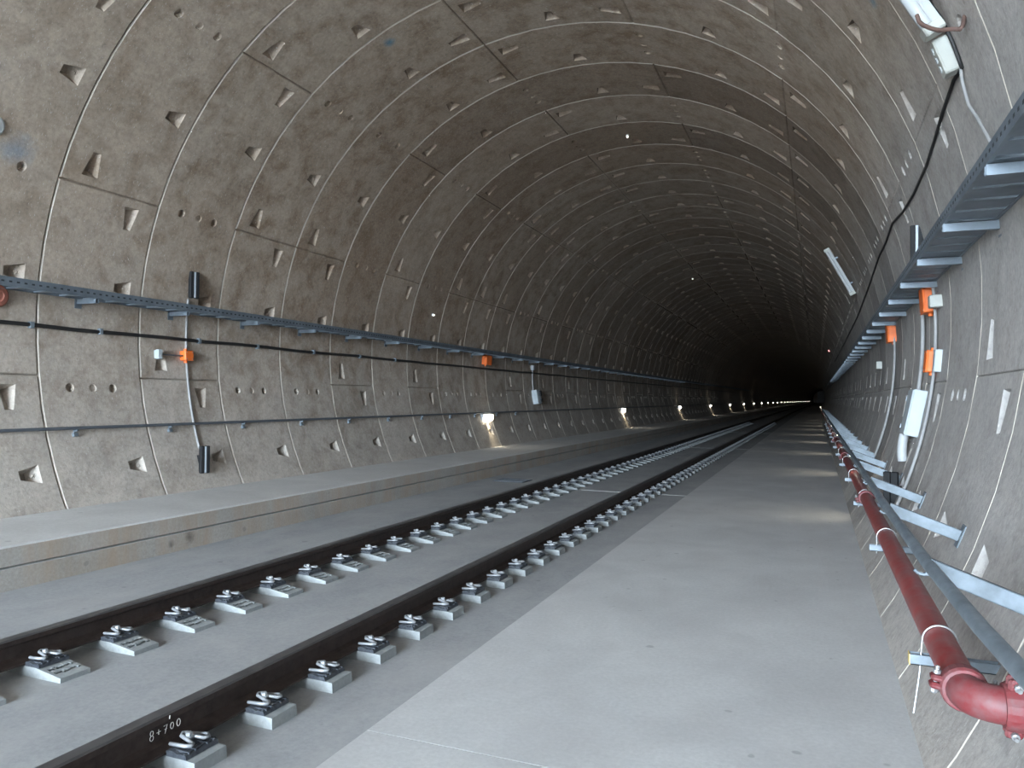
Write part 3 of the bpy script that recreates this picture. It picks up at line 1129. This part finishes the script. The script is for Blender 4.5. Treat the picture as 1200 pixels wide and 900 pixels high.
batten(52.7, 68.3, 5.13, 'long white batten light fixed on the vault at the top right')
batten(54.4, 69.4, 16.68, 'dim batten light fixed on the right vault above the cable')
e = empty('ballast_box', wall_at(69.7, 5.26))
tag(e, 'white box with round knockouts below the batten light at the top right', 'control box')
m = frame(wall_at(68.3, 5.26), wall_at(71.4, 5.26) - wall_at(68.3, 5.26), inward(69.7))
MB().bevbox((0, -0.055, 0), (0.235, 0.055, 0.10), 0.01, 0, m).obj('box_body', MT['cream'], e)
for i in range(3):
    MB().lathe([(0.022, 0), (0.022, 0.006), (0.014, 0.007)], m @ Vector((0.055 + i * 0.062, -0.01, 0.10)), inward(69.7), 10).obj('knockout', MT['greybox'], e)

pts = [(62.0, 5.19), (64.87, 5.22), (67.2, 5.17), (69.4, 5.17), (71.6, 5.20), (71.3, 5.45), (71.6, 5.92), (72.2, 6.44), (72.7, 7.0), (72.8, 7.9), (72.4, 8.7), (71.3, 9.62), (71.7, 10.6), (71.5, 11.6), (72.4, 14.1), (73.5, 18.5), (73.5, 26.0), (73.3, 40.0)]
fine = []
for (a, b), (c, d) in zip(pts[:-1], pts[1:]):
    for q in range(4):
        fine.append(wall_at(a + (c - a) * q / 4, b + (d - b) * q / 4, -0.015))
fine.append(wall_at(73.3, 40.0, -0.015))
o = MB().tube(fine, 0.0115, 8).obj('hanging_cable', MT['cable'])
tag(o, 'loose black cable strung along the right vault from the batten light', 'cable')
pts = [(71.6, 5.21), (72.8, 5.20), (75.0, 5.15), (77.0, 4.97), (79.0, 4.80), (81.0, 4.62)]
o = MB().tube([wall_at(a, b, -0.02 - 0.02 * i) for i, (a, b) in enumerate(pts)], 0.010, 8).obj('drop_cable', MT['conduit'])
tag(o, 'thin grey cable dropping from the batten light to the right cable tray', 'cable')
pts = [(66.9, 4.98, 0.17), (67.6, 4.96, 0.18), (68.2, 4.925, 0.18), (69.2, 4.83, 0.18), (70.16, 4.741, 0.17), (71.0, 4.63, 0.15), (71.46, 4.60, 0.12), (70.6, 4.74, 0.06), (69.4, 4.86, 0.0)]
o = MB().tube([wall_at(a, b, -d) for a, b, d in pts], 0.012, 8).obj('bent_bar', MT['rebar'])
tag(o, 'bent rusty bar curling out over the batten light at the top right', 'steel bar')

# vertical conduits and boxes below the right tray
vconduit('twin_conduit', 'thick pale conduit dropping from the right tray to the white panel', 84.5, 99.5, 8.62, 0.020, MT['conduit'], 0.04, 0.02)
vconduit('thin_conduit', 'thin pale conduit dropping beside the white panel through two orange boxes', 84.5, 113.0, 7.86, 0.015, MT['conduit'], 0.03, -0.20)
vconduit('far_conduit', 'thin conduit hanging from the farther orange box on the right wall', 86.5, 110.0, 11.72, 0.017, MT['conduit'], 0.03, -0.15)
junction_box(86.2, 8.15, 0.26, 0.24, 0.09, 'orange junction box right under the near end of the right tray')
junction_box(94.3, 7.93, 0.17, 0.20, 0.08, 'orange junction box with a white side cover above the white panel')
junction_box(86.3, 11.85, 0.30, 0.26, 0.10, 'orange junction box under the right tray, the farther one')
m = frame(wall_at(87.0, 7.73), (0, 1, 0), inward(87.0))
o, _ = wall_box('socket_box', 87.1, 7.66, 0.13, 0.11, 0.10, MT['cream'], 'small cream box on the thin conduit by the upper orange box', 'socket', 0.0)
o, _ = wall_box('cover_box', 94.4, 7.60, 0.08, 0.20, 0.06, MT['white'], 'white cover box beside the lower orange box on the right wall', 'cover box', 0.0)
o, _ = wall_box('socket_box', 91.0, 14.3, 0.16, 0.13, 0.09, MT['cream'], 'small cream box far along the right wall', 'socket', 0.0)

e = empty('white_panel', wall_at(101, 8.45))
tag(e, 'upright white rectangular panel box hung on the right wall', 'panel box')
pa, pb = wall_at(97.9, 8.42, -0.07), wall_at(104.2, 8.42, -0.07)
m = frame(pa, pb - pa, inward(101))
hh = (pb - pa).length
MB().bevbox((0, -0.20, -0.07), (hh, 0.20, 0.05), 0.008, 0, m).obj('panel_body', MT['white'], e)
MB().bevbox((0.01, -0.19, 0.05), (hh - 0.01, 0.19, 0.058), 0.004, 0, m).obj('panel_door', MT['white'], e)
for yy in (-0.17,):
    for xx in (0.08, hh - 0.10):
        MB().box((xx, yy - 0.02, 0.056), (xx + 0.04, yy - 0.012, 0.066), 0, m).obj('hinge', MT['galv'], e)
o = MB().tube([wall_at(104.2 + 3.6 * i / 6, 8.52, -0.09 + 0.06 * (i / 6) ** 2) for i in range(7)], 0.045, 10).obj('panel_spout', MT['greybox'], e)

# ------------------------------------------------------------------ right wall: handrail with brackets
TH_ARM = 110.2
h = empty('handrail', wall_at(TH_ARM, 10.0))
tag(h, 'galvanised tube handrail on flat cantilever brackets along the right wall', 'handrail')
ia = inward(TH_ARM)


def arm_pt(y, s, up=0.0):
    p = wall_at(TH_ARM, y) + ia * s
    p.z += up
    return p


pts = []
for y, x, z in ((1.2, 0.50, 0.872), (2.0, 0.468, 0.872), (2.5, 0.440, 0.874), (3.35, 0.410, 0.882), (5.0, 0.392, 0.884), (7.0, 0.392, 0.884), (12, 0.392, 0.884), (30, 0.392, 0.884), (60, 0.392, 0.884), (90, 0.437, 0.884)):
    pts.append((x, y, z))
MB().tube(pts, 0.0245, 12).obj('rail_tube', MT['galv'], h)
arm0 = None
ARM_Y0, ARM_D = 3.33, 1.70
for i in range(-1, 34):
    y = ARM_Y0 + ARM_D * i
    if arm0 is None:
        m = frame(wall_at(TH_ARM, y), (0, 1, 0), ia)
        mb = MB()
        mb.box((-0.004, -0.033, -0.01), (0.004, 0.033, 0.40), 0, m)
        mb.box((-0.004, 0.029, -0.01), (0.030, 0.033, 0.40), 0, m)
        mb.box((-0.004, -0.033, -0.01), (0.030, -0.029, 0.40), 0, m)
        arm0 = mb.obj('bracket_arm', MT['galv'], h)
        foot0 = MB().bevbox((-0.05, -0.07, -0.002), (0.05, 0.07, 0.008), 0.004, 0, m).obj('wall_plate', MT['galv'], h)
        sad0 = MB().tube([(0.358, y, 0.862), (0.372, y, 0.850), (0.392, y, 0.845), (0.412, y, 0.850), (0.426, y, 0.862)], 0.007, 6).obj('tube_saddle', MT['galv'], h)
    else:
        for src in (arm0, foot0, sad0):
            o = src.copy()
            C.objects.link(o)
            o.location = src.location + Vector((0, (i + 1) * ARM_D, 0))


def rail_lamp(y, near, label):
    e = empty('handrail_lamp', (0.44, y, 0.82))
    tag(e, label, 'handrail lamp', 'lamps under the handrail')
    MB().bevbox((0.40, y - 0.09, 0.815), (0.48, y + 0.09, 0.845), 0.01).obj('housing', MT['greybox'], e)
    MB().bevbox((0.405, y - 0.08, 0.800), (0.475, y + 0.08, 0.816), 0.004).obj('lens', MT['lampwhite'], e)
    if near:
        ld = bpy.data.lights.new('lamp_light', 'SPOT')
        ld.energy = 7.0
        ld.color = (1.0, 0.90, 0.70)
        ld.spot_size = math.radians(100)
        ld.spot_blend = 0.4
        ld.shadow_soft_size = 0.03
        lo = bpy.data.objects.new('lamp_light', ld)
        C.objects.link(lo)
        lo.parent = e
        lo.location = (-0.03, 0.0, -0.025)
        lo.rotation_euler = Vector((-0.75, 0.05, -1.0)).to_track_quat('-Z', 'Y').to_euler()
    return e


for i in range(14):
    rail_lamp(10.75 + 6.2 * i, i < 9, 'lit lamp under the handrail, nearest one lighting the red pipe' if i == 0 else ('lit lamp under the handrail, %s from the near end' % ORD[i] if i < 5 else 'lit lamp under the far end of the handrail'))

# ------------------------------------------------------------------ red fire main
PX, PZ, PR = 0.470, 0.545, 0.058
p = empty('fire_pipe', (PX, 3.5, PZ - PR))
tag(p, 'dusty red fire main pipe with elbow running low along the right wall', 'pipe')
YE = 2.94
MB().tube([(PX, YE, PZ), (PX, 9.0, PZ), (PX, 30, PZ), (PX, 60, PZ), (PX + bend(90), 90, PZ)], PR, 18).obj('pipe_run', MT['red'], p)
ER = 0.088
el = [(PX, YE + 0.02, PZ)] + [(PX + ER - ER * math.cos(a), YE - ER * math.sin(a), PZ) for a in [i * math.pi / 16 for i in range(9)]] + [(PX + ER + 0.02, YE - ER, PZ)]
MB().tube(el, PR * 1.04, 18).obj('elbow', MT['redc'], p)
MB().tube([(PX + ER + 0.01, YE - ER, PZ), (0.73, YE - ER, PZ)], PR, 18).obj('pipe_stub', simple('bright_red_paint', (0.42, 0.025, 0.022), 0.4, 0, 0.1), p)


def coupling(c, ax, ear, name='coupling'):
    c, ax, ear = Vector(c), Vector(ax), Vector(ear).normalized()
    mb = MB().lathe([(PR, -0.034), (PR + 0.012, -0.033), (PR + 0.018, -0.022), (PR + 0.018, 0.022), (PR + 0.012, 0.033), (PR, 0.034)], c, ax, 20)
    o3 = ax.normalized().cross(ear)
    for s in (-1, 1):
        m = frame(c + ear * s * (PR + 0.004), ax, ear * s)
        mb.bevbox((-0.026, -0.024, 0.0), (0.026, -0.003, 0.042), 0.008, 0, m)
        mb.bevbox((-0.026, 0.003, 0.0), (0.026, 0.024, 0.042), 0.008, 0, m)
    o = mb.obj(name, MT['redc'], p)
    for s in (-1, 1):
        bc = c + ear * s * (PR + 0.028)
        MB().lathe([(0.0, -0.042), (0.010, -0.042), (0.014, -0.036), (0.014, -0.026), (0.007, -0.025), (0.007, 0.026), (0.013, 0.027), (0.013, 0.038), (0.007, 0.039), (0.007, 0.052)], bc, o3, 8).obj('coupling_bolt', MT['bolt'], o)
    return o


coupling((PX, YE + 0.03, PZ), (0, 1, 0), (-1, 0, 0.15))
coupling((PX + ER + 0.035, YE - ER, PZ), (1, 0, 0), (0, -0.25, 1))
for y in (8.35, 14.4, 20.4, 26.4):
    coupling((PX, y, PZ), (0, 1, 0), (-1, 0, -0.3))
for i in range(14):
    y = 3.50 + 2.5 * i
    e = empty('pipe_support', (0.55, y, PZ - PR - 0.045))
    tag(e, 'strut with bent wire strap holding the red pipe, nearest to the elbow' if i == 0 else ('strut with bent wire strap holding the red pipe, second from the elbow' if i == 1 else ('strut with wire strap under the red pipe, %s from the elbow' % ORD[i] if i < 5 else 'strut with wire strap far along the receding red pipe')), 'pipe support', 'struts under the red pipe')
    MB().box((0.36, y - 0.022, PZ - PR - 0.042), (0.72, y + 0.022, PZ - PR - 0.038)).box((0.36, y - 0.022, PZ - PR - 0.042), (0.72, y - 0.018, PZ - PR - 0.001)).box((0.36, y + 0.018, PZ - PR - 0.042), (0.72, y + 0.022, PZ - PR - 0.001)).obj('strut', MT['galv'], e)
    if i == 0:
        MB().box((0.356, y - 0.024, PZ - PR - 0.044), (0.3595, y + 0.024, PZ - PR + 0.001)).obj('end_cap', simple('yellow_cap', (0.62, 0.45, 0.16), 0.6), e)
    ub = [(PX - PR - 0.006, y, PZ - PR - 0.06), (PX - PR - 0.006, y, PZ)] + [(PX - (PR + 0.006) * math.cos(a), y, PZ + (PR + 0.006) * math.sin(a)) for a in [j * math.pi / 12 for j in range(1, 12)]] + [(PX + PR + 0.006, y, PZ), (PX + PR + 0.006, y, PZ - PR - 0.06)]
    if i == 0:
        ub = [(0.37, y - 0.05, 0.26), (0.395, y - 0.02, 0.42)] + ub[1:]
    MB().tube(ub, 0.0045, 6).obj('u_bolt', MT['bolt'], e)
o = MB().tube([(PX + 0.10, YE - 0.03, PZ + 0.03), wall_at(110.5, 3.05, 0.01)], 0.006, 6).obj('wall_rod', MT['redc'])
tag(o, 'thin dark red rod between the pipe elbow and the right wall', 'rod')

for o in bpy.data.objects:
    if '_o' in o:
        del o['_o']
